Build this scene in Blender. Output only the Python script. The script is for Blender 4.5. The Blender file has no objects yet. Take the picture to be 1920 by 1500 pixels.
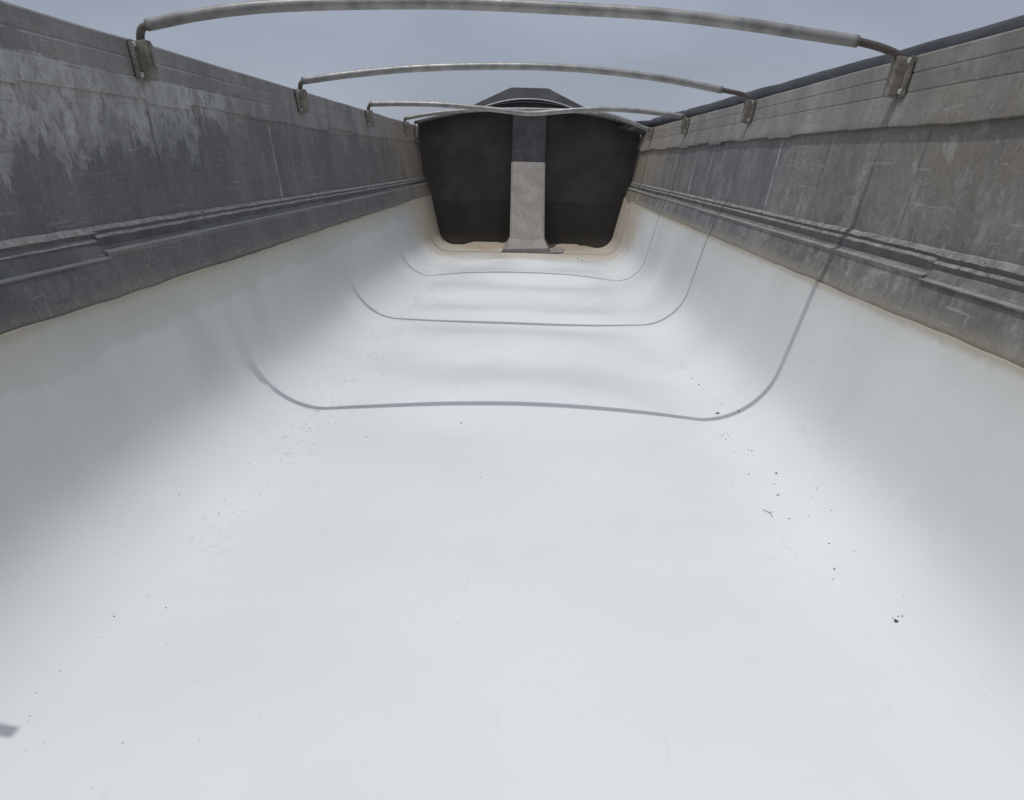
import bpy, bmesh, math, random
from mathutils import Vector, noise
R = math.radians
S = bpy.context.scene
C = S.collection
random.seed(7)

# ------------------------------------------------------------------ camera, sky, sun, exposure
cd = bpy.data.cameras.new('camera'); cam = bpy.data.objects.new('camera', cd); C.objects.link(cam)
S.camera = cam
from mathutils import Matrix
pit, yaw, roll = 0.302, -0.019, 0.024
fw0 = Vector((math.sin(yaw), math.cos(yaw), 0)); rt0 = Vector((math.cos(yaw), -math.sin(yaw), 0)); up0 = Vector((0, 0, 1))
fw = fw0*math.cos(pit) - up0*math.sin(pit); u2 = up0*math.cos(pit) + fw0*math.sin(pit)
rt = rt0*math.cos(roll) + u2*math.sin(roll); up = u2*math.cos(roll) - rt0*math.sin(roll)
M = Matrix((rt, up, -fw)).transposed().to_4x4(); M.translation = (0.055, 0, 0.911)
cam.matrix_world = M
cd.sensor_fit = 'HORIZONTAL'; cd.sensor_width = 36; cd.lens = 36*1444/1920
cd.clip_start = 0.02; cd.clip_end = 3000

SUN = Vector((-0.213, -0.125, 1)).normalized()
w = bpy.data.worlds.new('World'); S.world = w; w.use_nodes = True
nt = w.node_tree; bg = nt.nodes['Background']
sky = nt.nodes.new('ShaderNodeTexSky'); sky.sky_type = 'NISHITA'; sky.sun_disc = False
sky.sun_elevation = math.asin(SUN.z); sky.sun_rotation = math.atan2(SUN.x, SUN.y)
sky.altitude = 300; sky.air_density = 1.0; sky.dust_density = 1.5; sky.ozone_density = 1.6
veil = nt.nodes.new('ShaderNodeMix'); veil.data_type = 'RGBA'          # thin high cloud veiling the blue
veil.inputs[0].default_value = 0.62; VC = (7.35, 8.0, 9.7)
wtc = nt.nodes.new('ShaderNodeTexCoord'); wn = nt.nodes.new('ShaderNodeTexNoise')
wn.inputs['Scale'].default_value = 1.6; wn.inputs['Detail'].default_value = 3
wr = nt.nodes.new('ShaderNodeMapRange'); wr.inputs['From Min'].default_value = 0.3; wr.inputs['From Max'].default_value = 0.7
wr.inputs['To Min'].default_value = 0.68; wr.inputs['To Max'].default_value = 0.92
nt.links.new(wtc.outputs['Generated'], wn.inputs['Vector']); nt.links.new(wn.outputs['Fac'], wr.inputs['Value']); nt.links.new(wr.outputs[0], veil.inputs[0])
vd = nt.nodes.new('ShaderNodeVectorMath'); vd.operation = 'DOT_PRODUCT'; vd.inputs[1].default_value = SUN   # bright aureole of haze round the sun
nt.links.new(wtc.outputs['Generated'], vd.inputs[0])
va = nt.nodes.new('ShaderNodeMapRange'); va.interpolation_type = 'SMOOTHSTEP'; va.inputs['From Min'].default_value = 0.45; va.inputs['From Max'].default_value = 1.0
nt.links.new(vd.outputs['Value'], va.inputs['Value'])
vm = nt.nodes.new('ShaderNodeMix'); vm.data_type = 'RGBA'; 
wm = nt.nodes.new('ShaderNodeMapping'); wm.inputs['Scale'].default_value = (2.2, 2.2, 6.0)
wn2 = nt.nodes.new('ShaderNodeTexNoise'); wn2.inputs['Scale'].default_value = 1.3; wn2.inputs['Detail'].default_value = 5; wn2.inputs['Distortion'].default_value = 0.6
wr2 = nt.nodes.new('ShaderNodeMapRange'); wr2.inputs['From Min'].default_value = 0.3; wr2.inputs['From Max'].default_value = 0.7; wr2.inputs['To Min'].default_value = 0.9; wr2.inputs['To Max'].default_value = 1.12
vsc = nt.nodes.new('ShaderNodeVectorMath'); vsc.operation = 'SCALE'; vsc.inputs[0].default_value = VC
nt.links.new(wtc.outputs['Generated'], wm.inputs[0]); nt.links.new(wm.outputs[0], wn2.inputs['Vector']); nt.links.new(wn2.outputs['Fac'], wr2.inputs['Value'])
nt.links.new(wr2.outputs[0], vsc.inputs['Scale']); nt.links.new(vsc.outputs[0], vm.inputs[6]); vm.inputs[7].default_value = (15.5, 16.2, 17.8, 1)
nt.links.new(va.outputs[0], vm.inputs[0]); nt.links.new(vm.outputs[2], veil.inputs[7])
nt.links.new(sky.outputs[0], veil.inputs[6]); nt.links.new(veil.outputs[2], bg.inputs[0]); bg.inputs[1].default_value = 0.10
sd = bpy.data.lights.new('sun', 'SUN'); so = bpy.data.objects.new('sun', sd); C.objects.link(so)
sd.energy = 3.5; sd.angle = R(0.5); sd.color = (1.0, 0.988, 0.975)
so.rotation_euler = SUN.to_track_quat('Z', 'Y').to_euler(); so.location = SUN*30
S.view_settings.view_transform = 'Standard'; S.view_settings.look = 'None'
S.view_settings.gamma = 1; S.view_settings.exposure = -0.98
S.render.engine = 'CYCLES'

# ------------------------------------------------------------------ material helpers
class Mat:
    def __init__(s, name, rough=0.6, metal=0.0, spec=0.4):
        s.m = bpy.data.materials.new(name); s.m.use_nodes = True
        s.n = s.m.node_tree.nodes; s.l = s.m.node_tree.links
        s.b = s.n['Principled BSDF']
        s.b.inputs['Roughness'].default_value = rough; s.b.inputs['Metallic'].default_value = metal
        s.b.inputs['Specular IOR Level'].default_value = spec
        s.tc = s.n.new('ShaderNodeTexCoord').outputs['Object']
        x = s.n.new('ShaderNodeSeparateXYZ'); s.l.new(s.tc, x.inputs[0]); s.x, s.y, s.z = x.outputs
    def put(s, inp, v):
        if hasattr(v, 'is_output'): s.l.new(v, inp)
        else: inp.default_value = v
    def math(s, op, a, b=0.0, c=0.0):
        n = s.n.new('ShaderNodeMath'); n.operation = op
        for i, v in zip(n.inputs, (a, b, c)): s.put(i, v)
        return n.outputs[0]
    def noise(s, scale, det=6, rough=0.6, stretch=(1, 1, 1), off=(0, 0, 0), dist=0.0):
        mp = s.n.new('ShaderNodeMapping'); s.l.new(s.tc, mp.inputs[0])
        mp.inputs['Scale'].default_value = stretch; mp.inputs['Location'].default_value = off
        n = s.n.new('ShaderNodeTexNoise'); s.l.new(mp.outputs[0], n.inputs['Vector'])
        n.inputs['Scale'].default_value = scale; n.inputs['Detail'].default_value = det
        n.inputs['Roughness'].default_value = rough; n.inputs['Distortion'].default_value = dist
        return n.outputs['Fac']
    def rng(s, v, a, b, c=0.0, d=1.0, smooth=True):
        n = s.n.new('ShaderNodeMapRange'); n.interpolation_type = 'SMOOTHSTEP' if smooth else 'LINEAR'
        for k, t in (('Value', v), ('From Min', a), ('From Max', b), ('To Min', c), ('To Max', d)): s.put(n.inputs[k], t)
        return n.outputs[0]
    def mix(s, f, a, b):
        n = s.n.new('ShaderNodeMix'); n.data_type = 'RGBA'
        s.put(n.inputs[0], f)
        for i, v in ((n.inputs[6], a), (n.inputs[7], b)):
            if isinstance(v, tuple): i.default_value = (*v, 1)
            else: s.l.new(v, i)
        return n.outputs[2]
    def mul(s, *v):
        o = v[0]
        for t in v[1:]: o = s.math('MULTIPLY', o, t)
        return o
    def color(s, c):
        i = s.b.inputs['Base Color']
        if isinstance(c, tuple): i.default_value = (*c, 1)
        else: s.l.new(c, i)
    def bump(s, h, dist=0.003, strength=1.0):
        n = s.n.new('ShaderNodeBump'); n.inputs['Distance'].default_value = dist; n.inputs['Strength'].default_value = strength
        s.l.new(h, n.inputs['Height']); s.l.new(n.outputs[0], s.b.inputs['Normal'])
    def rough(s, v): s.put(s.b.inputs['Roughness'], v)
    def line(s, y0, wd, slope=0.0, jit=0.0):
        """thin upright line at length y0 (leaning by slope), 1 on the line"""
        d = s.math('SUBTRACT', s.math('SUBTRACT', s.y, y0), s.mul(s.z, slope))
        if jit: d = s.math('ADD', d, s.mul(s.math('SUBTRACT', s.noise(9, 3), 0.5), jit))
        return s.rng(s.math('ABSOLUTE', d), wd*0.4, wd, 1, 0)

def steel_mat(side):
    m = Mat('worn_steel_sheet_' + ('left' if side < 0 else 'right'), 0.62, 0.0, 0.35)
    big = m.noise(1.1, 4, 0.55, (1, 1, 1.3), (3*side, 1, 0))
    mid = m.noise(4.5, 8, 0.68, (1, 1, 0.6), (0, 7*side, 2))
    fine = m.noise(32, 8, 0.75, (1, 1, 0.7))
    streak = m.noise(16, 6, 0.65, (1, 1, 0.13), (1, 0, side))
    base = m.mix(m.rng(big, 0.36, 0.66), (0.110, 0.107, 0.101), (0.205, 0.192, 0.168))
    base = m.mix(m.rng(mid, 0.35, 0.75, 0, 0.75), base, (0.245, 0.240, 0.226))
    base = m.mix(m.rng(streak, 0.56, 0.80, 0, 0.14), base, (0.30, 0.295, 0.28))
    scr = m.noise(16, 12, 0.8, (1, 1, 0.8), (side, 4, 4), 0.25)
    base = m.mix(m.mul(m.rng(scr, 0.52, 0.70), m.rng(mid, 0.34, 0.58), 0.85), base, (0.36, 0.355, 0.335))
    base = m.mix(m.mul(m.rng(scr, 0.47, 0.36), 0.7), base, (0.06, 0.063, 0.065))
    base = m.mix(m.rng(fine, 0.35, 0.68, 0, 0.75), base, m.mix(0.65, base, (0.07, 0.072, 0.072)))
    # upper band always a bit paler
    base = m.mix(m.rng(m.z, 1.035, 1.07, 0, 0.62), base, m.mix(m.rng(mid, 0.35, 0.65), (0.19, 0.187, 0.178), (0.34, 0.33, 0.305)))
    st2 = m.noise(30, 6, 0.7, (1, 1, 0.22), (2, 6, side))
    base = m.mix(m.mul(m.rng(st2, 0.53, 0.66), m.rng(m.z, 0.64, 0.66, 0.6, 0.12), m.rng(mid, 0.4, 0.58)), base, (0.34, 0.335, 0.32))
    # tan dust towards the front end, and on top of the rail
    dustn = m.noise(2.2, 6, 0.6, (1, 1, 0.7), (9, side, 0))
    dust = m.rng(m.math('ADD', m.mul(m.math('SUBTRACT', dustn, 0.5), 3.2), m.math('ADD', m.y, m.mul(m.z, 1.6))), 7.6, 9.3, 0, 0.8)
    base = m.mix(dust, base, (0.29, 0.235, 0.185))
    if side < 0:
        # scraped pale patches on the near upper half, with runs hanging from them
        pa = m.noise(9.0, 14, 0.8, (1, 1, 0.62), (4, 3, 1), 0.1)
        pb = m.noise(1.7, 4, 0.5, (1, 1, 0.9), (2, 8, 0))
        drip = m.math('ADD', m.mul(m.math('SUBTRACT', m.noise(12, 6, 0.7, (0, 1, 0.22), (5, 5, 5)), 0.5), 0.40), m.mul(m.math('SUBTRACT', m.noise(4, 3, 0.5, (0, 1, 0), (1, 5, 5)), 0.5), 0.30))
        lim = m.math('ADD', m.rng(m.y, 1.5, 3.6, 0.82, 1.02, False), drip)
        zone = m.mul(m.rng(m.math('SUBTRACT', m.z, lim), -0.07, 0.05), m.rng(m.y, 2.6, 4.4, 1, 0.30), m.rng(m.z, 1.125, 1.15, 1, 0.22))
        patch = m.rng(m.math('ADD', pa, m.mul(m.math('SUBTRACT', pb, 0.5), 0.4)), m.rng(zone, 0, 1, 0.80, 0.37, False), m.rng(zone, 0, 1, 0.86, 0.47, False))
        patch = m.mul(patch, m.rng(m.noise(30, 8, 0.78, (1, 1, 0.7), (3, 3, 3)), 0.36, 0.52, 0.1, 1))
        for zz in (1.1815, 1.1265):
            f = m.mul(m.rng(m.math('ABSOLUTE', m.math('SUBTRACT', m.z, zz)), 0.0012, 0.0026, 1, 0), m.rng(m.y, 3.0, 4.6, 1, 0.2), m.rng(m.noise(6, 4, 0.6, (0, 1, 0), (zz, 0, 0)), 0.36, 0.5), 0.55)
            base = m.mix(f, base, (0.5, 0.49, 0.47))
        base = m.mix(m.mul(patch, 0.82), base, m.mix(m.rng(fine, 0.3, 0.7), (0.34, 0.335, 0.32), (0.52, 0.51, 0.485)))
        # a bluish patch rubbed dark in the middle of the wall
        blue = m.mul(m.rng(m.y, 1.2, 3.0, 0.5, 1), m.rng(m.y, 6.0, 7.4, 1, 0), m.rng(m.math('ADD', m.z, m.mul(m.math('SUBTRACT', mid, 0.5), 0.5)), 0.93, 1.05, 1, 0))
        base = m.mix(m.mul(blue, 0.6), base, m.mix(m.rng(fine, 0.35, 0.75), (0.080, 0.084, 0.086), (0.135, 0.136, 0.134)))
        cl = m.noise(2.6, 5, 0.6, (1, 1, 0.7), (8, 2, 0)); cs = m.noise(13, 5, 0.6, (1, 1, 0.16), (8, 6, 0))
        base = m.mix(m.mul(m.rng(cl, 0.46, 0.68), 0.55), base, (0.185, 0.182, 0.172))
        base = m.mix(m.mul(m.rng(cs, 0.52, 0.68), m.rng(m.z, 0.72, 1.0, 0.1, 0.5)), base, (0.24, 0.236, 0.225))
        for y0, wd, c, k in ((3.72, 0.014, (0.42, 0.41, 0.38), 0.6), (2.55, 0.012, (0.06, 0.06, 0.06), 0.6), (4.75, 0.016, (0.06, 0.065, 0.07), 0.6), (6.45, 0.018, (0.055, 0.06, 0.06), 0.7), (7.9, 0.02, (0.12, 0.09, 0.07), 0.6)):
            f = m.mul(m.line(y0, wd, 0.03, 0.03), m.rng(m.noise(11, 4, 0.6, (1, 1, 1), (y0, 0, 0)), 0.40, 0.55), m.rng(m.z, 1.03, 1.06, 1, 0), m.rng(m.z, 0.70, 0.73), k)
            base = m.mix(f, base, c)
    else:
        pa = m.noise(7.0, 12, 0.74, (1, 1, 0.5), (4, 3, 9), 0.5)
        zone = m.mul(m.rng(m.z, 0.86, 0.98), m.rng(m.z, 1.0, 1.04, 1, 0.15), m.rng(m.y, 2.2, 2.6, 1, 0.2))
        patch = m.rng(pa, m.rng(zone, 0, 1, 0.76, 0.56, False), m.rng(zone, 0, 1, 0.82, 0.60, False))
        base = m.mix(m.mul(patch, 0.85), base, (0.50, 0.49, 0.46))
        brown = m.mul(m.rng(m.y, 1.9, 3.4, 1, 0.25), m.rng(m.z, 0.72, 0.92, 0.2, 1), m.rng(m.noise(2.3, 5, 0.65, (1, 1, 0.8), (6, 6, 1)), 0.38, 0.58, 0.15, 0.9))
        base = m.mix(m.mul(brown, 0.75), base, m.mix(m.rng(fine, 0.35, 0.65), (0.15, 0.127, 0.10), (0.225, 0.195, 0.155)))
        blot = m.mul(m.rng(m.noise(5.5, 9, 0.72, (1, 1, 0.75), (2, 9, 4)), 0.50, 0.62), m.rng(m.y, 4.5, 5.5, 1, 0.3), m.rng(m.z, 1.0, 1.05, 1, 0.3))
        base = m.mix(m.mul(blot, 0.55), base, m.mix(m.rng(scr, 0.4, 0.6), (0.20, 0.197, 0.188), (0.33, 0.325, 0.31)))
        blue = m.mul(m.rng(m.y, 3.4, 3.7), m.rng(m.y, 6.6, 7.4, 1, 0), m.rng(m.z, 1.0, 1.03, 1, 0))
        base = m.mix(m.mul(blue, 0.55), base, m.mix(m.rng(mid, 0.4, 0.7), (0.125, 0.130, 0.134), (0.20, 0.205, 0.205)))
        for y0, wd, c, k in ((3.70, 0.013, (0.46, 0.45, 0.42), 0.6), (5.05, 0.014, (0.4, 0.39, 0.37), 0.4), (5.55, 0.02, (0.38, 0.37, 0.35), 0.5), (3.1, 0.012, (0.07, 0.07, 0.07), 0.5), (2.35, 0.012, (0.07, 0.07, 0.07), 0.5), (7.75, 0.05, (0.34, 0.27, 0.2), 0.8)):
            f = m.mul(m.line(y0, wd, -0.02, 0.03), m.rng(m.noise(9, 4, 0.6, (1, 1, 1), (y0, 0, 0)), 0.38, 0.52), m.rng(m.z, 1.01, 1.04, 1, 0), m.rng(m.z, 0.70, 0.73), k)
            base = m.mix(f, base, c)
    # short lower strip below the ledge: darker at the liner with tan splashed edge
    tan = m.rng(m.math('ADD', m.z, m.mul(m.math('SUBTRACT', mid, 0.5), 0.07)), 0.535, 0.575 if side < 0 else 0.59, 0.35 if side < 0 else 0.8, 0)
    base = m.mix(tan, base, (0.29, 0.26, 0.205))
    # crisp scratches: long level drag marks, slanted scrapes, fine speckle
    for k_, (sx, rot) in enumerate(((0.06, 0.0), (0.10, 0.55), (0.12, -0.9))):
        mp = m.n.new('ShaderNodeMapping'); m.l.new(m.tc, mp.inputs[0]); mp.vector_type = 'POINT'
        mp.inputs['Rotation'].default_value = (rot, 0, 0); mp.inputs['Scale'].default_value = (1, sx, 1.6); mp.inputs['Location'].default_value = (k_, 3*k_, side)
        nn = m.n.new('ShaderNodeTexNoise'); m.l.new(mp.outputs[0], nn.inputs['Vector']); nn.inputs['Scale'].default_value = 46; nn.inputs['Detail'].default_value = 3
        base = m.mix(m.mul(m.rng(nn.outputs['Fac'], 0.655, 0.69), m.rng(mid, 0.42, 0.56), 0.22 if k_ == 0 else 0.42), base, (0.40, 0.39, 0.37) if k_ != 1 else (0.06, 0.06, 0.058))
    spk = m.noise(75, 4, 0.7, (1, 1, 0.8), (4, side, 0))
    base = m.mix(m.mul(m.rng(spk, 0.56, 0.62), m.rng(big, 0.35, 0.6, 0.08, 0.34)), base, (0.31, 0.305, 0.285))
    base = m.mix(m.mul(m.rng(spk, 0.42, 0.37), 0.32), base, (0.062, 0.062, 0.06))
    # white specks and nicks
    sp = m.rng(m.noise(60, 3, 0.5, (1, 1, 0.9), (side, 2, 3)), 0.715, 0.745)
    base = m.mix(m.mul(sp, 0.35), base, (0.58, 0.57, 0.55))
    m.color(base)
    h = m.math('ADD', m.mul(m.noise(30, 8, 0.7), 0.5), m.mul(m.noise(3.5, 3, 0.5), 3.0))
    m.bump(h, 0.004, 0.7)
    m.rough(m.rng(mid, 0.3, 0.7, 0.52, 0.75))
    return m.m

def liner_mat():
    m = Mat('white_plastic_liner', 0.36, 0.0, 0.4)
    n1 = m.noise(1.3, 4, 0.5); n2 = m.noise(5, 6, 0.6, (1, 1, 0.35)); n3 = m.noise(90, 4, 0.6)
    c = m.mix(m.rng(n1, 0.3, 0.7), (0.715, 0.73, 0.722), (0.762, 0.773, 0.762))
    c = m.mix(m.rng(n2, 0.45, 0.8, 0, 0.12), c, (0.62, 0.63, 0.61))
    ax = m.math('ABSOLUTE', m.x)
    # wall dirt: tan wash under the liner's top edge ; its scalloped border paints in the sun-shadow edge
    shade_scallop = m.math('ADD', m.mul(m.math('SUBTRACT', m.noise(1.9, 3, 0.55, (0, 1, 0), (2, 0, 0)), 0.5), 0.16), m.mul(m.math('SUBTRACT', m.noise(7, 4, 0.6, (0, 1, 0.2)), 0.5), 0.05))
    zz = m.math('ADD', m.z, shade_scallop)
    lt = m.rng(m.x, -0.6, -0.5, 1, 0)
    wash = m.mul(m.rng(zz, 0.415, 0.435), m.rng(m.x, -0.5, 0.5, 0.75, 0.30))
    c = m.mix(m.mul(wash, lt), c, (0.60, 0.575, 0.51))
    edge = m.mul(m.rng(m.math('ADD', m.z, m.mul(m.math('SUBTRACT', n2, 0.5), 0.10)), 0.42, 0.545, 0, 0.85), m.rng(m.x, -0.5, 0.5, 1, 0.38))
    c = m.mix(edge, c, (0.47, 0.40, 0.285))
    grime_shade = m.mul(m.rng(m.z, 0.05, 0.30), m.rng(m.noise(3.2, 5, 0.6, (1, 1, 0.25), (5, 1, 2)), 0.36, 0.78, 0.50, 0.84))  # streaky grime; also paints in dimmer light on the liner sides, left most
    c = m.mix(m.mul(grime_shade, m.rng(m.x, -0.5, 0.5, 1, 0.62)), c, (0.485, 0.50, 0.47))
    lipd = m.rng(m.math('ADD', m.z, m.mul(m.math('SUBTRACT', m.noise(22, 5, 0.65), 0.5), 0.03)), 0.505, 0.532, 0, 0.7)
    c = m.mix(lipd, c, (0.38, 0.325, 0.24))
    # sandy dust at the front end
    fr = m.math('ADD', m.y, m.mul(m.math('SUBTRACT', m.noise(3, 6, 0.65, (1, 1.5, 1)), 0.5), 1.6))
    fr = m.math('ADD', fr, m.mul(m.rng(m.z, 0.0, 0.3), 0.45))
    c = m.mix(m.rng(fr, 7.05, 8.05, 0, 0.88), c, (0.55, 0.485, 0.39))
    # scuffs: long fine scratches and dusty wheel-like bands along both bends
    sc = m.rng(m.noise(26, 5, 0.6, (1, 0.16, 1), (0, 3, 0)), 0.62, 0.72, 0, 0.20)
    c = m.mix(m.mul(sc, m.rng(n1, 0.4, 0.6)), c, (0.48, 0.48, 0.47))
    band = m.mul(m.rng(m.math('ABSOLUTE', m.math('SUBTRACT', ax, 0.72)), 0.02, 0.15, 1, 0), m.rng(m.noise(34, 6, 0.72, (1, 0.6, 1), (0, 1, 0)), 0.54, 0.66), m.rng(m.x, -0.5, 0.5, 1, 0.55), m.rng(m.y, 1.0, 3.0, 0.4, 1), m.rng(m.noise(2.6, 3, 0.5, (1, 1, 1), (7, 0, 0)), 0.42, 0.6))
    c = m.mix(m.mul(band, 0.55), c, (0.40, 0.37, 0.32))
    sp = m.rng(m.noise(120, 2, 0.5), 0.735, 0.765, 0, 0.5)
    c = m.mix(m.mul(sp, m.rng(n2, 0.4, 0.6)), c, (0.30, 0.29, 0.27))
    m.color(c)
    m.rough(m.rng(n1, 0.3, 0.7, 0.30, 0.42))
    m.bump(m.math('ADD', m.mul(m.noise(2.4, 3, 0.5, (1, 1.4, 1)), 3.0), m.mul(n3, 0.05)), 0.0025, 0.5)
    return m.m

def simple(name, a, b, rough, metal=0.0, scale=12, stretch=(1, 1, 1), bump=0.0015, spec=0.4, spot=None):
    m = Mat(name, rough, metal, spec)
    n = m.noise(scale, 8, 0.68, stretch); f = m.noise(scale*6, 4, 0.6, stretch)
    c = m.mix(m.rng(n, 0.32, 0.68), a, b)
    if spot: c = m.mix(m.rng(f, 0.56, 0.68, 0, 0.7), c, spot)
    m.color(c); m.bump(m.math('ADD', n, m.mul(f, 0.4)), bump, 0.8)
    m.rough(m.rng(f, 0.3, 0.7, rough - 0.08, min(1, rough + 0.1)))
    return m.m

def bulkhead_mat():
    m = Mat('black_rubbery_bulkhead', 0.8, 0, 0.2)
    n = m.noise(3, 6, 0.6); f = m.noise(60, 5, 0.65)
    c = m.mix(m.rng(n, 0.35, 0.7), (0.054, 0.0515, 0.048), (0.088, 0.083, 0.077))
    c = m.mix(m.rng(f, 0.4, 0.7, 0, 0.4), c, (0.075, 0.07, 0.062))
    lay = m.math('ADD', m.z, m.mul(m.math('SUBTRACT', m.noise(2.5, 4, 0.6, (1, 1, 0.3)), 0.5), 0.12))
    c = m.mix(m.rng(lay, 0.47, 0.50, 0.45, 0), c, (0.036, 0.035, 0.034))
    c = m.mix(m.rng(lay, 0.0, 0.16, 0.6, 0), c, (0.12, 0.105, 0.088))
    m.color(c); m.bump(f, 0.002, 0.6)
    return m.m

def tarp_mat(name, a, b):
    m = Mat(name, 0.55, 0, 0.35)
    n = m.noise(3, 5, 0.6); f = m.noise(38, 5, 0.6, (1, 0.1, 1))
    c = m.mix(m.rng(n, 0.3, 0.7), a, b)
    c = m.mix(m.rng(f, 0.5, 0.7, 0, 0.3), c, (0.11, 0.112, 0.115))
    m.color(c); m.bump(f, 0.004, 0.6)
    return m.m

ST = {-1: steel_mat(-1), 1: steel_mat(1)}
LINER = liner_mat()
BULK = bulkhead_mat()
ALU = simple('dusty_aluminium_tube', (0.20, 0.197, 0.188), (0.345, 0.338, 0.322), 0.46, 0.4, 11, (1.2, 1, 1), 0.0006, 0.5, (0.34, 0.315, 0.27))
ROD = simple('brown_oxidised_rod', (0.075, 0.062, 0.055), (0.15, 0.125, 0.11), 0.6, 0.3, 30)
BRK = simple('dusty_steel_bracket', (0.135, 0.12, 0.10), (0.27, 0.245, 0.205), 0.65, 0.2, 24, spot=(0.36, 0.33, 0.28))
BOLT = simple('zinc_bolt', (0.62, 0.61, 0.58), (0.8, 0.79, 0.75), 0.4, 0.4, 60)
TARP = tarp_mat('dark_vinyl_tarp', (0.020, 0.021, 0.023), (0.038, 0.040, 0.043))
CAPM = tarp_mat('black_vinyl_cover', (0.022, 0.023, 0.025), (0.042, 0.043, 0.046))
HOOD = simple('mottled_dark_hood', (0.075, 0.077, 0.083), (0.125, 0.122, 0.12), 0.7, 0, 5, bump=0.002)
RIM = simple('pale_hood_rim', (0.42, 0.43, 0.44), (0.6, 0.6, 0.6), 0.45, 0.2, 20)
COLD = simple('shade_toned_steel', (0.062, 0.064, 0.070), (0.105, 0.105, 0.108), 0.6, 0.1, 9, bump=0.001)  # darker than the lower plate: unlit upright face put into the colour
COLL = simple('dusty_grey_cover_plate', (0.225, 0.207, 0.185), (0.32, 0.295, 0.265), 0.65, 0.0, 8, (1, 1, 0.7), 0.001, spot=(0.20, 0.185, 0.165))
SAND = simple('tan_sand', (0.33, 0.275, 0.215), (0.47, 0.40, 0.32), 0.95, 0, 30, bump=0.004, spec=0.1, spot=(0.25, 0.20, 0.15))
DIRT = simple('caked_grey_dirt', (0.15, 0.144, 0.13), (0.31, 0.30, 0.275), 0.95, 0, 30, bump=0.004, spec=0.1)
LEDGE_LIT = simple('lit_ledge_steel', (0.18, 0.176, 0.166), (0.27, 0.264, 0.25), 0.75, 0, 14, bump=0.001)  # paler tone paints in the light caught by the ledge's top face
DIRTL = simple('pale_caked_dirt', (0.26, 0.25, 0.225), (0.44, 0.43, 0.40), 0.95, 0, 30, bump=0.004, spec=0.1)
LEDGE_LIT_L = simple('lit_ledge_steel_left', (0.30, 0.295, 0.285), (0.40, 0.39, 0.375), 0.75, 0, 14, bump=0.001)  # still paler left copy of the painted ledge light
GROOVE = simple('shade_dark_steel', (0.062, 0.062, 0.062), (0.10, 0.099, 0.096), 0.7, 0, 12, bump=0.001)  # dark tone paints the shade in the ledge's gap and undercut face
STONE = simple('dark_gravel', (0.028, 0.027, 0.025), (0.085, 0.08, 0.072), 0.85, 0, 300, bump=0.0004)
FLAKE = simple('grey_flake', (0.26, 0.26, 0.25), (0.40, 0.40, 0.385), 0.85, 0, 200, bump=0.0003)
GRIT = simple('tan_grit', (0.10, 0.09, 0.07), (0.30, 0.26, 0.20), 0.95, 0, 200, bump=0.0003)
OUTER = simple('trailer_outside_paint', (0.30, 0.30, 0.30), (0.38, 0.38, 0.37), 0.5, 0.1, 3)
EARTH = simple('dry_earth', (0.26, 0.22, 0.17), (0.36, 0.31, 0.24), 0.95, 0, 0.4, bump=0.02, spec=0.1)

# ------------------------------------------------------------------ mesh helpers
def link(name, bm, mat, parent=None, smooth=True):
    me = bpy.data.meshes.new(name); bmesh.ops.recalc_face_normals(bm, faces=bm.faces[:]) if name not in RAW else None
    bm.to_mesh(me); bm.free(); me.materials.append(mat)
    for p in me.polygons: p.use_smooth = smooth
    o = bpy.data.objects.new(name, me); C.objects.link(o)
    if parent: o.parent = parent
    return o
RAW = set()
def tag(o, label, cat, group=None, kind=None):
    if label: o['label'] = label
    if cat: o['category'] = cat
    if group: o['group'] = group
    if kind: o['kind'] = kind
    return o
def empty(name, loc=(0, 0, 0)):
    o = bpy.data.objects.new(name, None); o.location = loc; C.objects.link(o); return o
def loft(bm, rows, close=False):
    vs = [[bm.verts.new(p) for p in r] for r in rows]
    for a, b in zip(vs, vs[1:]):
        n = len(a)
        for i in range(n if close else n - 1):
            j = (i + 1) % n
            bm.faces.new((a[i], a[j], b[j], b[i]))
    return vs
def box(bm, c, sx, sy, sz, ax=None, bev=0.0):
    """box of half sizes in the frame ax (three unit vectors)"""
    ax = ax or (Vector((1, 0, 0)), Vector((0, 1, 0)), Vector((0, 0, 1))); c = Vector(c)
    v = [bm.verts.new(c + ax[0]*sx*i + ax[1]*sy*j + ax[2]*sz*k) for i in (-1, 1) for j in (-1, 1) for k in (-1, 1)]
    f = [bm.faces.new([v[i] for i in q]) for q in ((0, 1, 3, 2), (4, 6, 7, 5), (0, 4, 5, 1), (2, 3, 7, 6), (0, 2, 6, 4), (1, 5, 7, 3))]
    if bev:
        e = list({e for q in f for e in q.edges})
        bmesh.ops.bevel(bm, geom=e, offset=bev, segments=2, affect='EDGES', profile=0.7)
def catmull(P, n=10):
    P = [Vector(p) for p in P]; out = []
    Q = [P[0]*2 - P[1]] + P + [P[-1]*2 - P[-2]]
    for i in range(1, len(Q) - 2):
        a, b, c, d = Q[i-1:i+3]
        for k in range(n):
            t = k/n
            out.append(0.5*((2*b) + (c - a)*t + (2*a - 5*b + 4*c - d)*t*t + (3*b - a - 3*c + d)*t**3))
    out.append(P[-1]); return out
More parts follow.
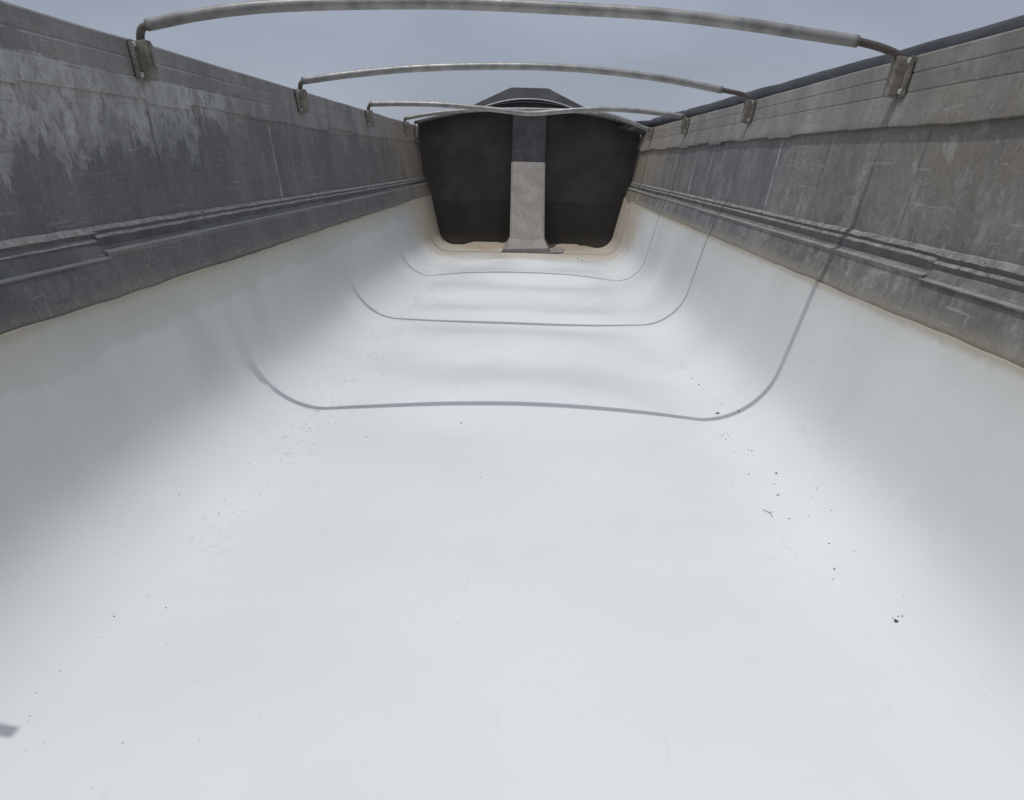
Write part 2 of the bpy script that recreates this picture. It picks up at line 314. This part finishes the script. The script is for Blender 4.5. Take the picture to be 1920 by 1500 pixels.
def tube(bm, pts, r, seg=14, cap=True):
    pts = [Vector(p) for p in pts]; rings = []
    ref = Vector((0, 1, 0))
    for i, p in enumerate(pts):
        t = (pts[min(i+1, len(pts)-1)] - pts[max(i-1, 0)]).normalized()
        rf = ref if abs(t.dot(ref)) < 0.9 else Vector((1, 0, 0))
        a = t.cross(rf).normalized(); b = t.cross(a)
        rr = r(i/(len(pts)-1)) if callable(r) else r
        rings.append([p + (a*math.cos(2*math.pi*k/seg) + b*math.sin(2*math.pi*k/seg))*rr for k in range(seg)])
    vs = loft(bm, rings, True)
    if cap:
        bm.faces.new(vs[0][::-1]); bm.faces.new(vs[-1])
def n1(x, s=0.0): return noise.noise(Vector((x, s, 0.37)))

# ------------------------------------------------------------------ tub section
YB, YF = -0.95, 8.70
CR = [(-2, 0.0), (1.2, 0.0), (2.0, 0.008), (2.45, 0.003), (2.95, 0.052), (3.42, 0.0056), (3.93, 0.0448), (4.4, -0.0252), (4.72, 0.0224), (5.08, -0.0056), (5.48, 0.0336), (5.9, 0.0), (6.3, 0.056), (6.75, 0.0056), (7.15, 0.0308), (7.6, 0.0), (8.0, 0.0056), (9.5, 0.0)]
def ripple(y):
    for (a, u), (b, v) in zip(CR, CR[1:]):
        if a <= y <= b:
            t = (y-a)/(b-a); t = t*t*(3-2*t); return u + (v-u)*t
    return 0.
def rad(y): return .27 - .10*max(0, min(1, (y-4.5)/4.2))
def sect(y):
    sl = .25 - .025*max(0, min(1, (y-2.2)/4.2)); return 1.05 - sl*.534, sl, math.atan(1/sl)
def floor_z(x, y):
    x = abs(x); r = rad(y); B0, SL, TH = sect(y); t = r*math.tan(TH/2); xt = B0 - t
    if x <= xt: return ripple(y)*max(0, 1-(x/xt)**2)
    if x < B0 + t*math.cos(TH): return r - math.sqrt(max(0, r*r-(x-xt)**2))
    return (x-B0)/SL
def wall_x(z): return 1.12 + (z - .705)*.1495     # upper wall, half width
def liner_top(s, y):
    return .534 + .006*n1(y*1.2, s*3) + .004*n1(y*6, s*5) + (.022*math.sin((y-7.6)*8)*(y > 7.6)*(s > 0))*min(1, max(0, (y-7.6)*3))

trailer = empty('dump_trailer', (0, 0, 0))
tag(trailer, 'long open-topped dump trailer tub with grey steel sides and white plastic floor liner', 'trailer')

ys = [YB + (YF-YB)*i/240 for i in range(241)]
# --- liner: one bent sheet from the left wall over the floor to the right wall
bm = bmesh.new(); rows = []
for y in ys:
    B0, SL, TH = sect(y); r = rad(y); t = r*math.tan(TH/2); xt = B0-t
    half = []
    for k in range(17): x = xt*k/16; half.append((x, ripple(y)*max(0, 1-(x/xt)**2)))
    ang = TH
    for k in range(1, 15):
        a = ang*k/14; half.append((xt + r*math.sin(a), r - r*math.cos(a)))
    zs = half[-1][1]
    row = []
    for s in (-1, 1):
        zt = liner_top(s, y); h = list(half)
        for q_ in (.1,.2,.3,.4,.5,.6,.7,.8,.9,.985,.993,1.0): k = q_*10; z = zs + (zt-zs)*k/10; h.append((B0 + SL*z + .005*n1(y*1.3 + z*2, s*9)*(k/10), z))
        pts = [(s*x, y, z) for x, z in h]
        row += pts[::-1] if s < 0 else pts[1:]
    rows.append(row)
loft(bm, rows)
RAW.add('liner')
bmesh.ops.recalc_face_normals(bm, faces=bm.faces[:])
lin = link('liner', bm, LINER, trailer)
if lin.data.polygons[len(lin.data.polygons)//2].normal.z < 0:
    lin.data.flip_normals()
md = lin.modifiers.new('thickness', 'SOLIDIFY'); md.thickness = 0.0015; md.offset = -1

# --- side walls with outer skin, top rail and ledges
def near(y): return 1.0 if y < 2.08 else 0.0
for s in (-1, 1):
    bm = bmesh.new(); rows = []
    for y in ys:
        d = .006*n1(y*.9, s) + .003*n1(y*4, s*2); B0, SL, TH = sect(y)
        q = []
        zl = 1.068 if s < 0 else 1.04
        for z in (1.10, zl, 1.00, .93, .86, .79, .735, .706): q.append((wall_x(z) + .006 + d*(1.1-z)*2, z))
        q += [(1.1, .60), (1.08, .545), (1.052, .50)]
        q[-3] = (1.0885, .64); q[-2] = (1.0585, .545); q[-1] = (B0 + SL*.47 + .007, .47)
        q += [(1.09, .45), (1.18, .52), (1.20, .75), (1.25, 1.10)]
        rows.append([(s*x, y, z) for x, z in q])
    loft(bm, rows, True)
    bm2 = bm; link('side_wall', bm2, ST[s], trailer, smooth=False)
    wall = C.objects[-1] if False else [o for o in trailer.children if o.name.startswith('side_wall')][-1]
    # top rail: extruded band with two grooves and a broken lower lip
    bm = bmesh.new(); rows = []
    for i in range(481):
        y = YB + (YF-YB)*i/480
        pr = .011 if s > 0 else .003
        lip = (1.068 if s < 0 else 1.042) + .012*(noise.cell(Vector((y*3.1, s, 0))) - .5) + .003*n1(y*8, s)
        o = .0065*(abs(math.sin(math.pi*(y+.35)/.92)) - .5)*(s < 0) + .002*n1(y*3, s)
        top = 1.240 + .003*n1(y*2.2, s*4)
        g = []
        def W(z): return wall_x(z) - o*((z-1.04)/.2)
        g += [(W(top) - .002, top - .006), (W(1.192) - .0018, 1.192), (W(1.189) + .0005, 1.190), (W(1.186) + .0005, 1.187), (W(1.184) - .0018, 1.184),
              (W(1.137) - .0018, 1.137), (W(1.134) + .0005, 1.135), (W(1.131) + .0005, 1.132), (W(1.129) - .0018, 1.129),
              (W(lip) - pr, lip + .003), (W(lip) - pr + .003, lip), (W(lip) + .008, lip + .002)]
        g += [(1.272, lip), (1.272, top - .004), (1.268, top), (W(top) + .004, top)]
        rows.append([(s*x, y, z) for x, z in g])
    loft(bm, rows, True)
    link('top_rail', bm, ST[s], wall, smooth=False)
    # ledge: two stepped horizontal flanges under the wall sheet, in lapped lengths
    bm = bmesh.new()
    cuts = [YB, 2.08, 2.72, 4.42, 6.1, 7.55, YF] if s < 0 else [YB, 2.06, 4.92, 6.6, YF]
    for k, (a, b) in enumerate(zip(cuts, cuts[1:])):
        rows = []; e = -.004*(k % 2); wide = .007 if k == 0 else 0
        N = max(4, int((b-a)*18))
        for i in range(N+1):
            y = a + (b-a)*i/N - (0 if i else .012*(k > 0))
            j = .0018*n1(y*9, s*7+k); dz = -.008*(k == 0) + .004*n1(k*3.3, s)
            rg = .0022*n1(y*14, s*7+k) + .0016*n1(y*37, s*5+k)
            q = [(1.130, .716+rg), (1.121+j, .713+rg), (1.112+j, .7045+rg*1.2+dz*.6), (1.1135, .6945+rg*.5+dz), (1.104+j, .687+rg+dz), (1.104+e, .655+dz),
                 (1.0845+e-wide, .6485+dz-wide*.5), (1.0855+e-wide, .644+dz-wide*.5), (1.087+wide*.2, .634), (1.096, .60), (1.13, .60)]
            rows.append([(s*x, y, z) for x, z in q])
        n0 = len(bm.faces)
        vs = loft(bm, rows, True); bm.faces.ensure_lookup_table()
        for fi in range(n0, len(bm.faces)):
            if (fi-n0) % 11 in (0, 1, 3): bm.faces[fi].material_index = 1
            elif (fi-n0) % 11 == 5: bm.faces[fi].material_index = 2
            elif (fi-n0) % 11 in (2, 4): bm.faces[fi].material_index = 3
        bm.faces.new(vs[0]); bm.faces.new(vs[-1][::-1])
    lg = link('ledge', bm, ST[s], wall, smooth=False); lg.data.materials.append(DIRTL if s < 0 else DIRT); lg.data.materials.append(LEDGE_LIT_L if s < 0 else LEDGE_LIT); lg.data.materials.append(GROOVE)

# --- bulkhead
bm = bmesh.new()
arch = lambda x: 1.415 - .16*(abs(x)/1.2)**2.1
out = []
N = 24
for k in range(N+1): x = -1.19 + 2.38*k/N; out.append((x, arch(x)))
B0, SL, TH = sect(YF)
side_ = [(min(1.19, wall_x(z)) + .03, z) for z in (.9, .64)] + [(B0 + SL*z + .02, z) for z in (.6, .5, .3)]
r_ = rad(YF); t_ = r_*math.tan(TH/2); xt_ = B0 - t_
side_ += [(xt_ + (r_+.012)*math.sin(TH*(1-k/8)), r_ - (r_+.012)*math.cos(TH*(1-k/8))) for k in range(9)]
out += side_ + [(x, floor_z(x, YF) - .012) for x in (.45, .2, 0, -.2, -.45)] + [(-x, z) for x, z in side_[::-1]]
f = [bm.verts.new((x, YF, z)) for x, z in out]; b = [bm.verts.new((x, YF+.05, z)) for x, z in out]
bm.faces.new(f); bm.faces.new(b[::-1])
for i in range(len(f)): j = (i+1) % len(f); bm.faces.new((f[i], f[j], b[j], b[i]))
bulk = link('bulkhead', bm, BULK, trailer, smooth=False)
# hoist cover: upright upper part, sloped lower cover plate, flared foot
bm = bmesh.new()
box(bm, (.006, 8.635, 1.13), .176, .064, .262, bev=.008)
hc = link('hoist_cover', bm, COLD, trailer, smooth=False)
bm = bmesh.new(); rows = []
prof = [(.895, 8.535, -.171, .183), (.875, 8.525, -.176, .186), (.60, 8.375, -.171, .189), (.30, 8.205, -.166, .194), (.132, 8.105, -.163, .197), (.085, 8.055, -.19, .222), (.012, 7.99, -.238, .268)]
def ring(z, y, a, b_, ins=.012):
    return [(a, YF-.002, z), (a, y+.03, z), (a+.002, y+.006, z), (a+ins, y, z), (a+ins+.004, y+.004, z), (b_-ins-.004, y+.004, z), (b_-ins, y, z), (b_-.002, y+.006, z), (b_, y+.03, z), (b_, YF-.002, z)]
vs = loft(bm, [ring(*p) for p in prof], True); bm.faces.new(vs[0])
link('cover_plate', bm, COLL, hc, smooth=False)
bm = bmesh.new()
box(bm, (.335, 8.14, .018), .062, .15, .006, (Vector((1, 0, .06)).normalized(), Vector((.06, 1, .10)).normalized(), Vector((-.06, -.1, 1)).normalized()), .002)
link('base_flap', bm, COLL, hc, smooth=False)
bm = bmesh.new(); box(bm, (.05, 7.99, .008), .30, .02, .004, bev=.002)
link('foot_strip', bm, COLD, hc, smooth=False)

# --- arched front cover, hood behind it
bm = bmesh.new(); rows = []
for y, dz, k in ((8.54, 0, 1), (8.56, .012, 1), (8.75, .02, 1), (9.02, .03, .98)):
    r_ = [(x*k, y, arch(x) + dz) for x in [-1.2 + 2.4*i/30 for i in range(31)]]
    rows.append(r_)
loft(bm, rows)
cap = link('front_cover', bm, CAPM, trailer)
md = cap.modifiers.new('thickness', 'SOLIDIFY'); md.thickness = .012; md.offset = 1
bm = bmesh.new()
tube(bm, [(x, 8.532, arch(x) - .002) for x in [-1.2 + 2.4*i/40 for i in range(41)]], .010, 8)
link('cover_hem', bm, CAPM, cap)
bm = bmesh.new()   # raised crown in front of the hood
xs = [-.62 + 1.24*i/28 for i in range(29)]
arc2 = lambda x: 1.547 - .082*(abs(x+.005)/.47)**2.0
f = [bm.verts.new((x, 8.955, arc2(x))) for x in xs] + [bm.verts.new((x, 8.955, 1.32)) for x in xs[::-1]]
b = [bm.verts.new((v.co.x, 8.985, v.co.z)) for v in f]
bm.faces.new(f); bm.faces.new(b[::-1])
for i in range(len(f)): j = (i+1) % len(f); bm.faces.new((f[i], f[j], b[j], b[i]))
crown = link('cover_crown', bm, CAPM, cap, smooth=False)
bm = bmesh.new(); tube(bm, [(x, 8.95, arc2(x)) for x in xs], .0075, 8)
link('crown_rim', bm, RIM, cap)
bm = bmesh.new(); tube(bm, [(x, 8.945, arc2(x)*.0 + 1.515 - .055*(abs(x)/.47)**2) for x in xs[2:-2]], .004, 8)
link('crown_seam', bm, HOOD, cap)
bm = bmesh.new()
tr = [(-1.0, 1.30), (-.645, 1.476), (-.211, 1.678), (.197, 1.676), (.628, 1.476), (1.0, 1.29)]
f = [bm.verts.new((x, 9.05 + (1.68-z)*.0 + (z-1.3)*.25, z)) for x, z in tr]; b = [bm.verts.new((x*.97, 9.30 + (z-1.3)*.4, z - .015)) for x, z in tr]
bm.faces.new(f); bm.faces.new(b[::-1])
for i in range(len(f)): j = (i+1) % len(f); bm.faces.new((f[i], f[j], b[j], b[i]))
bmesh.ops.bevel(bm, geom=bm.edges[:], offset=.008, segments=2, affect='EDGES')
link('hood', bm, HOOD, trailer, smooth=False)

# --- bow pockets (bolted brackets) along both rails
BOWY = [2.587, 4.318, 6.078, 7.838]
def pocket(s, y):
    zc = 1.179; xw = wall_x(zc) - .004
    T = Vector((s*.148, 0, 1)).normalized(); Nn = Vector((-s, 0, s*s*.148)).normalized(); Yv = Vector((0, 1, 0))
    c = Vector((s*xw, y, zc))
    bm = bmesh.new()
    box(bm, c + Nn*.005 - Yv*.030, .015, .003, .058, (Yv, Nn, T), .001)            # flange
    box(bm, c + Nn*.021 + Yv*.008, .022, .018, .058, (Yv, Nn, T), .005)           # socket
    box(bm, c + Nn*.008 - Yv*.047, .0025, .006, .057, (Yv, Nn, T), .001)           # upturned lip
    box(bm, c + Nn*.0405 + Yv*.010, .006, .0012, .022, (Yv, Nn, T), .001)          # worn boss
    o = link('bow_pocket', bm, BRK, trailer, smooth=False)
    for (a, z_, h) in ((-.032, .045, .010), (-.028, -.043, .010), (.012, .040, .040)):
        bm = bmesh.new(); p = c + Yv*a + T*z_
        tube(bm, [p + Nn*(h-.004), p + Nn*(h+.005)], .0075 if h < .03 else .0095, 6)
        link('bolt', bm, BOLT if h < .03 else BRK, o, smooth=False)
    return o
for y in BOWY:
    for s in (-1, 1): pocket(s, y)
pocket(-1, .84)
bm = bmesh.new(); box(bm, (-1.16, 8.45, 1.17), .012, .035, .055, bev=.003); link('corner_latch', bm, BRK, trailer, smooth=False)

# ------------------------------------------------------------------ tarp bows
def bow(y, pts, lrod, rrod, label, r=.0185, yoff=None):
    e = empty('tarp_bow', (0, y, 1.24)); tag(e, label, 'tarp bow', 'tarp bows across the open top')
    def loc(P): return [(p[0], (p[1] if len(p) > 2 else 0), p[-1] - 1.24) for p in P]
    if pts:
        bm = bmesh.new(); P = catmull(loc([(x, .010*math.sin(i*1.3+y), z) for i, (x, z) in enumerate(pts)]), 10)
        tube(bm, P, r, 16)
        link('tube', bm, ALU, e)
    for rod in (lrod, rrod):
        if rod:
            bm = bmesh.new(); tube(bm, catmull(loc([(x, 0.01, z) for x, z in rod]), 8), .0125, 12); link('end_rod', bm, ROD, e)
    return e
bow(BOWY[0], [(-1.152,1.284),(-.98,1.315),(-.774,1.340),(-.5,1.356),(-.185,1.363),(.204,1.352),(.45,1.340),(.691,1.318),(.88,1.298),(1.034,1.281)],
    [(-1.176,1.20),(-1.180,1.245),(-1.172,1.274),(-1.148,1.284),(-1.10,1.293)], [(1.176,1.20),(1.172,1.238),(1.118,1.262),(1.034,1.281),(.98,1.287)],
    'nearest arched aluminium tarp bow, crossing the top edge of the photo')
bow(BOWY[1], [(-1.165,1.280),(-.92,1.316),(-.623,1.350),(-.35,1.367),(-.069,1.374),(.2,1.371),(.456,1.357),(.75,1.327),(1.027,1.283)],
    [(-1.178,1.20),(-1.182,1.245),(-1.176,1.270),(-1.160,1.280),(-1.11,1.288)], [(1.180,1.20),(1.176,1.240),(1.13,1.265),(1.027,1.283),(.97,1.292)],
    'second arched aluminium tarp bow, evenly curved, with a brown rod at its right end')
bow(BOWY[2], [(-1.165,1.283),(-.95,1.291),(-.75,1.292),(-.587,1.287),(-.27,1.266),(-.013,1.244),(.12,1.250),(.243,1.263),(.45,1.279),(.636,1.285),(.9,1.272),(1.155,1.246)],
    [(-1.178,1.20),(-1.182,1.245),(-1.165,1.283),(-1.11,1.287)], [(1.180,1.19),(1.182,1.225),(1.155,1.246),(1.10,1.252)],
    'bent tarp bow sagging in the middle, third from the near end')
bow(BOWY[3], [(-1.185,1.270),(-1.0,1.305),(-.8,1.332),(-.5,1.358),(-.16,1.371),(.2,1.374),(.5,1.368),(.705,1.354),(.9,1.308),(1.068,1.248),(1.15,1.222)],
    [(-1.180,1.20),(-1.19,1.24),(-1.185,1.270),(-1.13,1.283)], [(1.180,1.18),(1.175,1.205),(1.15,1.222),(1.10,1.238)],
    'farthest arched tarp bow, right in front of the black bulkhead')
bow(.84, None, [(-1.176,1.20),(-1.180,1.250),(-1.165,1.280),(-1.12,1.292),(-1.035,1.302)], None,
    'bare brown bow rod without its tube, on the left rail behind the viewer')

# ------------------------------------------------------------------ rolled tarp on the right rail
bm = bmesh.new(); P = []
for i in range(120):
    y = YB + (8.25-YB)*i/119
    P.append((1.262 + .006*n1(y*1.2, 3) + .004*n1(y*4, 8), y, 1.232 + .0085*max(0, y-2) + .006*n1(y*.8, 4) + .003*n1(y*5, 2)))
P += [(1.235, 8.33, 1.285), (1.18, 8.43, 1.292), (1.10, 8.50, 1.296), (1.02, 8.545, 1.298), (.95, 8.57, 1.30)]
tube(bm, P, lambda t: (.046 + .010*t + .003*n1(t*40, 6))*(1 if t < .955 else 1 - .75*((t-.955)/.045)), 20)
roll_ = tag(link('rolled_tarp', bm, TARP), 'dark grey vinyl tarp rolled up along the top of the right wall', 'tarp')
bm = bmesh.new()
rows = []
for i in range(17):
    t = i/16; x = .93 + .29*t; y = 8.56 - .30*t*t
    rows.append([(x + .006*math.sin(k), y + .012*math.sin(t*14 + k*.7), 1.292 - (.035 + .085*t)*k/7) for k in range(8)])
loft(bm, rows)
fl = link('tarp_flap', bm, TARP, roll_)
md = fl.modifiers.new('thickness', 'SOLIDIFY'); md.thickness = .006

# ------------------------------------------------------------------ sand, dirt, grit, gravel
bm = bmesh.new(); NX, NY = 90, 26; G = []
for j in range(NY+1):
    row = []
    for i in range(NX+1):
        x = -.80 + 1.62*i/NX; y = 7.90 + (8.695-7.90)*j/NY
        t = (y-7.9)/.795
        h = -.03 + .075*t**1.3 + .03*noise.noise(Vector((x*4, y*5, 1))) + .015*noise.noise(Vector((x*14, y*14, 4))) - .2*max(0, abs(x)-.56)
        h += .03*math.exp(-((x+.05)/.28)**2)*math.exp(-((t-.15)/.2)**2)
        row.append((x, y, floor_z(x, y) + min(h, .034)))
    G.append(row)
loft(bm, G)
tag(link('sand', bm, SAND), 'tan sand drifted over the floor at the foot of the black bulkhead', 'sand', kind='stuff')

def lump(bm, p, r, flat=.6, jag=.35, ax=None):
    s0 = random.random()*99
    ret = bmesh.ops.create_icosphere(bm, subdivisions=1, radius=1)
    a = random.random()*6.28; ca, sa = math.cos(a), math.sin(a); el = random.uniform(.75, 1.35)
    for v in ret['verts']:
        c = v.co.normalized()*(1 + jag*noise.noise(c0 := Vector((v.co.x*1.7+s0, v.co.y*1.7, v.co.z*1.7))))
        x, y = c.x*el, c.y/el
        v.co = Vector(p) + Vector((x*ca-y*sa, x*sa+y*ca, c.z*flat))*r
for s in (-1, 1):
    bm = bmesh.new()
    for k in range(520):
        y = random.uniform(.4, YF-.05); f_ = random.random()
        if noise.noise(Vector((y*1.4, s*3, 5))) < -.15: continue
        lv = random.choice(((1.120, .711), (1.115, .706), (1.106, .686)))
        lump(bm, (s*(lv[0]+random.uniform(-.004, .004)), y, lv[1] - .004), random.uniform(.002, .0055), .55, .6)
    side = 'left' if s < 0 else 'right'
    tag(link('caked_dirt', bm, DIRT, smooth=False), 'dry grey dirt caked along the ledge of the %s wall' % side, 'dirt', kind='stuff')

bm = bmesh.new()
for k in range(950):
    y = random.triangular(1.6, 7.4, 4.2); x = -(.70 + random.gauss(0, .055) - .012*(y-3))
    if noise.noise(Vector((y*1.1, 9, 5))) < -.05: continue
    lump(bm, (x, y, floor_z(x, y)), random.uniform(.0009, .0026)*(.7+.12*y), .35, .5)
for k in range(130):
    y = random.uniform(1.0, 7.8); x = random.uniform(-.8, .82)
    lump(bm, (x, y, floor_z(x, y)), random.uniform(.0007, .0017), .5, .4)
tag(link('grit', bm, GRIT, smooth=False), 'fine tan grit scattered over the white liner along its left bend', 'grit', kind='stuff')

PEB = [('R', 0.787, 3.574, 5.2), ('R', 0.79, 3.546, 5.2), ('R', 0.783, 3.283, 8.7), ('R', 0.792, 3.178, 9.4), ('R', 0.793, 3.102, 7.3), ('R', 0.797, 3.008, 4.5), ('R', 0.794, 2.992, 4.4), ('R', 0.806, 2.962, 4.4), ('R', 0.816, 2.883, 6.0), ('R', 0.846, 2.744, 9.9), ('R', 0.783, 2.793, 15.1), ('R', 0.759, 2.853, 3.4), ('R', 0.784, 2.66, 3.2), ('R', 0.768, 2.578, 4.7), ('R', 0.768, 2.553, 5.4), ('R', 0.748, 2.558, -9.3), ('R', 0.752, 2.528, 6.1), ('R', 0.742, 2.428, 2.2), ('R', 0.751, 2.404, -7.4), ('R', 0.794, 2.402, 5.9), ('R', 0.801, 2.384, -10.3), ('R', 0.822, 2.506, 3.1), ('R', 0.682, 3.221, 4.7), ('R', 0.817, 2.293, 2.9), ('R', 0.804, 2.294, 2.1), ('R', 0.815, 2.275, 2.1), ('R', 0.804, 2.249, 2.8), ('R', 0.818, 2.178, 9.6), ('R', 0.795, 2.118, 6.0), ('R', 0.761, 2.247, 2.1), ('R', 0.748, 2.215, -9.7), ('R', 0.676, 2.137, 4.0), ('R', 0.785, 2.045, -10.4), ('R', 0.792, 2.049, 3.9), ('R', 0.873, 2.003, 3.9), ('R', 0.871, 1.995, 3.9), ('R', 0.85, 1.974, 3.8), ('R', 0.771, 1.9, 6.2), ('R', 0.816, 1.886, 4.9), ('R', 0.864, 1.867, 4.9), ('R', 0.815, 1.733, 5.8), ('R', 0.848, 1.665, 4.0), ('R', 0.733, 1.719, 2.9), ('R', 0.789, 1.624, 6.6), ('R', 0.773, 1.586, 4.9), ('R', 0.865, 1.453, 3.6), ('R', 0.851, 1.467, 2.1), ('R', 0.84, 1.398, 5.1), ('R', 0.834, 1.402, 4.6), ('R', 0.824, 1.402, 4.0), ('R', 0.825, 1.39, 12.1), ('R', 0.515, 1.427, 1.9), ('R', 0.802, 3.674, 4.3), ('R', 0.731, 4.075, 3.5), ('L', -0.762, 2.984, 3.7), ('L', -0.698, 3.025, 4.7), ('L', -0.721, 2.933, 2.7), ('L', -0.644, 2.896, 3.6), ('L', -0.644, 2.873, 2.7), ('L', -0.65, 2.748, 5.2), ('L', -0.567, 3.206, 3.4), ('L', -0.768, 2.593, 4.1), ('L', -0.708, 2.608, 5.0), ('L', -0.604, 2.485, 3.1), ('L', -0.772, 2.364, 3.8), ('L', -0.722, 2.326, 3.4), ('L', -0.613, 2.332, 2.6), ('L', -0.603, 2.339, 2.2), ('L', -0.484, 2.445, 6.9), ('L', -0.174, 2.592, 10.3), ('L', -0.585, 2.185, 2.8), ('L', -0.357, 2.285, 2.9), ('L', -0.667, 2.135, 2.8), ('L', -0.685, 2.4, 1.9), ('L', -0.677, 2.377, 1.9), ('L', -0.719, 2.458, 2.8), ('L', -0.655, 2.598, 2.1), ('L', -0.646, 2.612, 1.6), ('L', -0.615, 2.539, 1.6), ('L', -0.618, 2.42, 1.9), ('L', -0.855, 1.849, 5.8), ('L', -0.745, 1.828, 5.7), ('L', -0.759, 1.904, 4.4), ('L', -0.9, 1.823, 3.6), ('L', -0.885, 1.894, 3.7), ('L', -0.717, 1.713, 3.4), ('L', -0.701, 1.562, 3.2), ('L', -0.743, 1.43, 5.4), ('L', -0.685, 1.39, 7.1), ('L', -0.768, 1.342, 8.2), ('L', -0.744, 1.358, 3.5), ('L', -0.627, 1.266, 3.9), ('L', -0.596, 1.213, 3.7), ('L', -0.522, 1.163, 3.6), ('L', -0.382, 1.079, 3.3), ('L', -0.459, 1.019, 3.8), ('L', -0.774, 1.165, 5.5), ('L', -0.779, 1.102, 4.8), ('L', -0.793, 1.159, 3.3), ('L', -0.753, 1.04, 4.1), ('L', -0.75, 1.468, 2.5), ('L', -0.658, 1.532, 2.5), ('L', -0.599, 1.639, 2.6), ('B', -0.225, 0.972, 2.7), ('B', -0.259, 0.972, 1.7), ('B', -0.272, 0.933, 3.1), ('B', -0.575, 0.911, 3.3), ('B', -0.72, 0.979, 3.5), ('B', -0.701, 0.996, 3.5), ('B', -0.344, 1.073, 1.5), ('B', -0.206, 1.01, 1.7), ('B', -0.379, 1.055, 1.5), ('B', -0.345, 0.94, 1.7), ('F', -0.68, 3.682, 5.4), ('F', -0.567, 3.208, 4.7), ('F', 0.334, 6.675, 14.0), ('F', -0.52, 4.252, 5.1), ('F', -0.616, 4.563, 6.5), ('F', -0.734, 4.383, 6.3), ('F', -0.073, 2.117, 4.3), ('F', 0.196, 2.531, 2.5), ('F', 0.524, 7.666, 17.9), ('F', 0.559, 7.529, 24.6), ('F', 0.602, 7.655, 14.3)]
GL = {'R': 'small dark gravel crumb on the white liner along its right bend',
      'L': 'small dark gravel crumb on the white liner along its left bend',
      'B': 'tiny dark gravel crumb on the nearest left part of the white floor',
      'F': 'small gravel crumb lying alone on the far rippled floor'}
GG = {'R': 'gravel crumbs along the right bend', 'L': 'gravel crumbs along the left bend', 'B': 'gravel crumbs on the near floor', 'F': 'gravel crumbs on the far floor'}
SPEC = {(-0.174, 2.592): 'lone dark gravel lump on the open floor left of centre', (-0.484, 2.445): 'dark angular crumb between the lone lump and the left bend',
        (0.825, 1.39): 'largest dark crumb in the lowest cluster at the right', (0.783, 2.793): 'dark crumb lying in the nearest bow shadow at the right',
        (0.818, 2.178): 'blocky dark crumb midway along the right bend', (0.334, 6.675): 'round black crumb on the far floor before the sand'}
for k, x, y, d in PEB:
    bm = bmesh.new(); flk = d < 0; r = max(abs(d)*(.42 if k in 'RF' else .36 if k == 'L' and y > 1.7 else .25)/1000, .0006)
    lump(bm, (0, 0, r*.25), r, .32 if flk else .55, .5)
    o = link('gravel_flake' if flk else 'gravel_crumb', bm, FLAKE if flk else STONE, smooth=False)
    o.location = (x, y, floor_z(x, y))
    lab = SPEC.get((x, y))
    if flk: tag(o, 'flat pale grey flake on the white liner along its right bend', 'gravel', 'pale flakes along the right bend')
    elif lab: tag(o, lab, 'gravel')
    else: tag(o, GL[k], 'gravel', GG[k])
bm = bmesh.new()
for a, b_ in (((-.012, .016), (0, 0)), ((0, 0), (.017, .004)), ((0, 0), (.002, -.030))):
    tube(bm, [(a[0], a[1], .0012), ((a[0]+b_[0])/2 + .001, (a[1]+b_[1])/2, .0018), (b_[0], b_[1], .0012)], .0009, 6)
tw = link('twig', bm, FLAKE); tw.location = (.732, 1.948, floor_z(.732, 1.948)); tag(tw, 'thin pale grey three-pronged twig lying on the white floor at right', 'twig')

# ------------------------------------------------------------------ ground outside
bm = bmesh.new()
v = [bm.verts.new(p) for p in ((-1500, -1500, -1.25), (1500, -1500, -1.25), (1500, 1500, -1.25), (-1500, 1500, -1.25))]; bm.faces.new(v)
tag(link('ground', bm, EARTH, smooth=False), None, None, kind='structure')
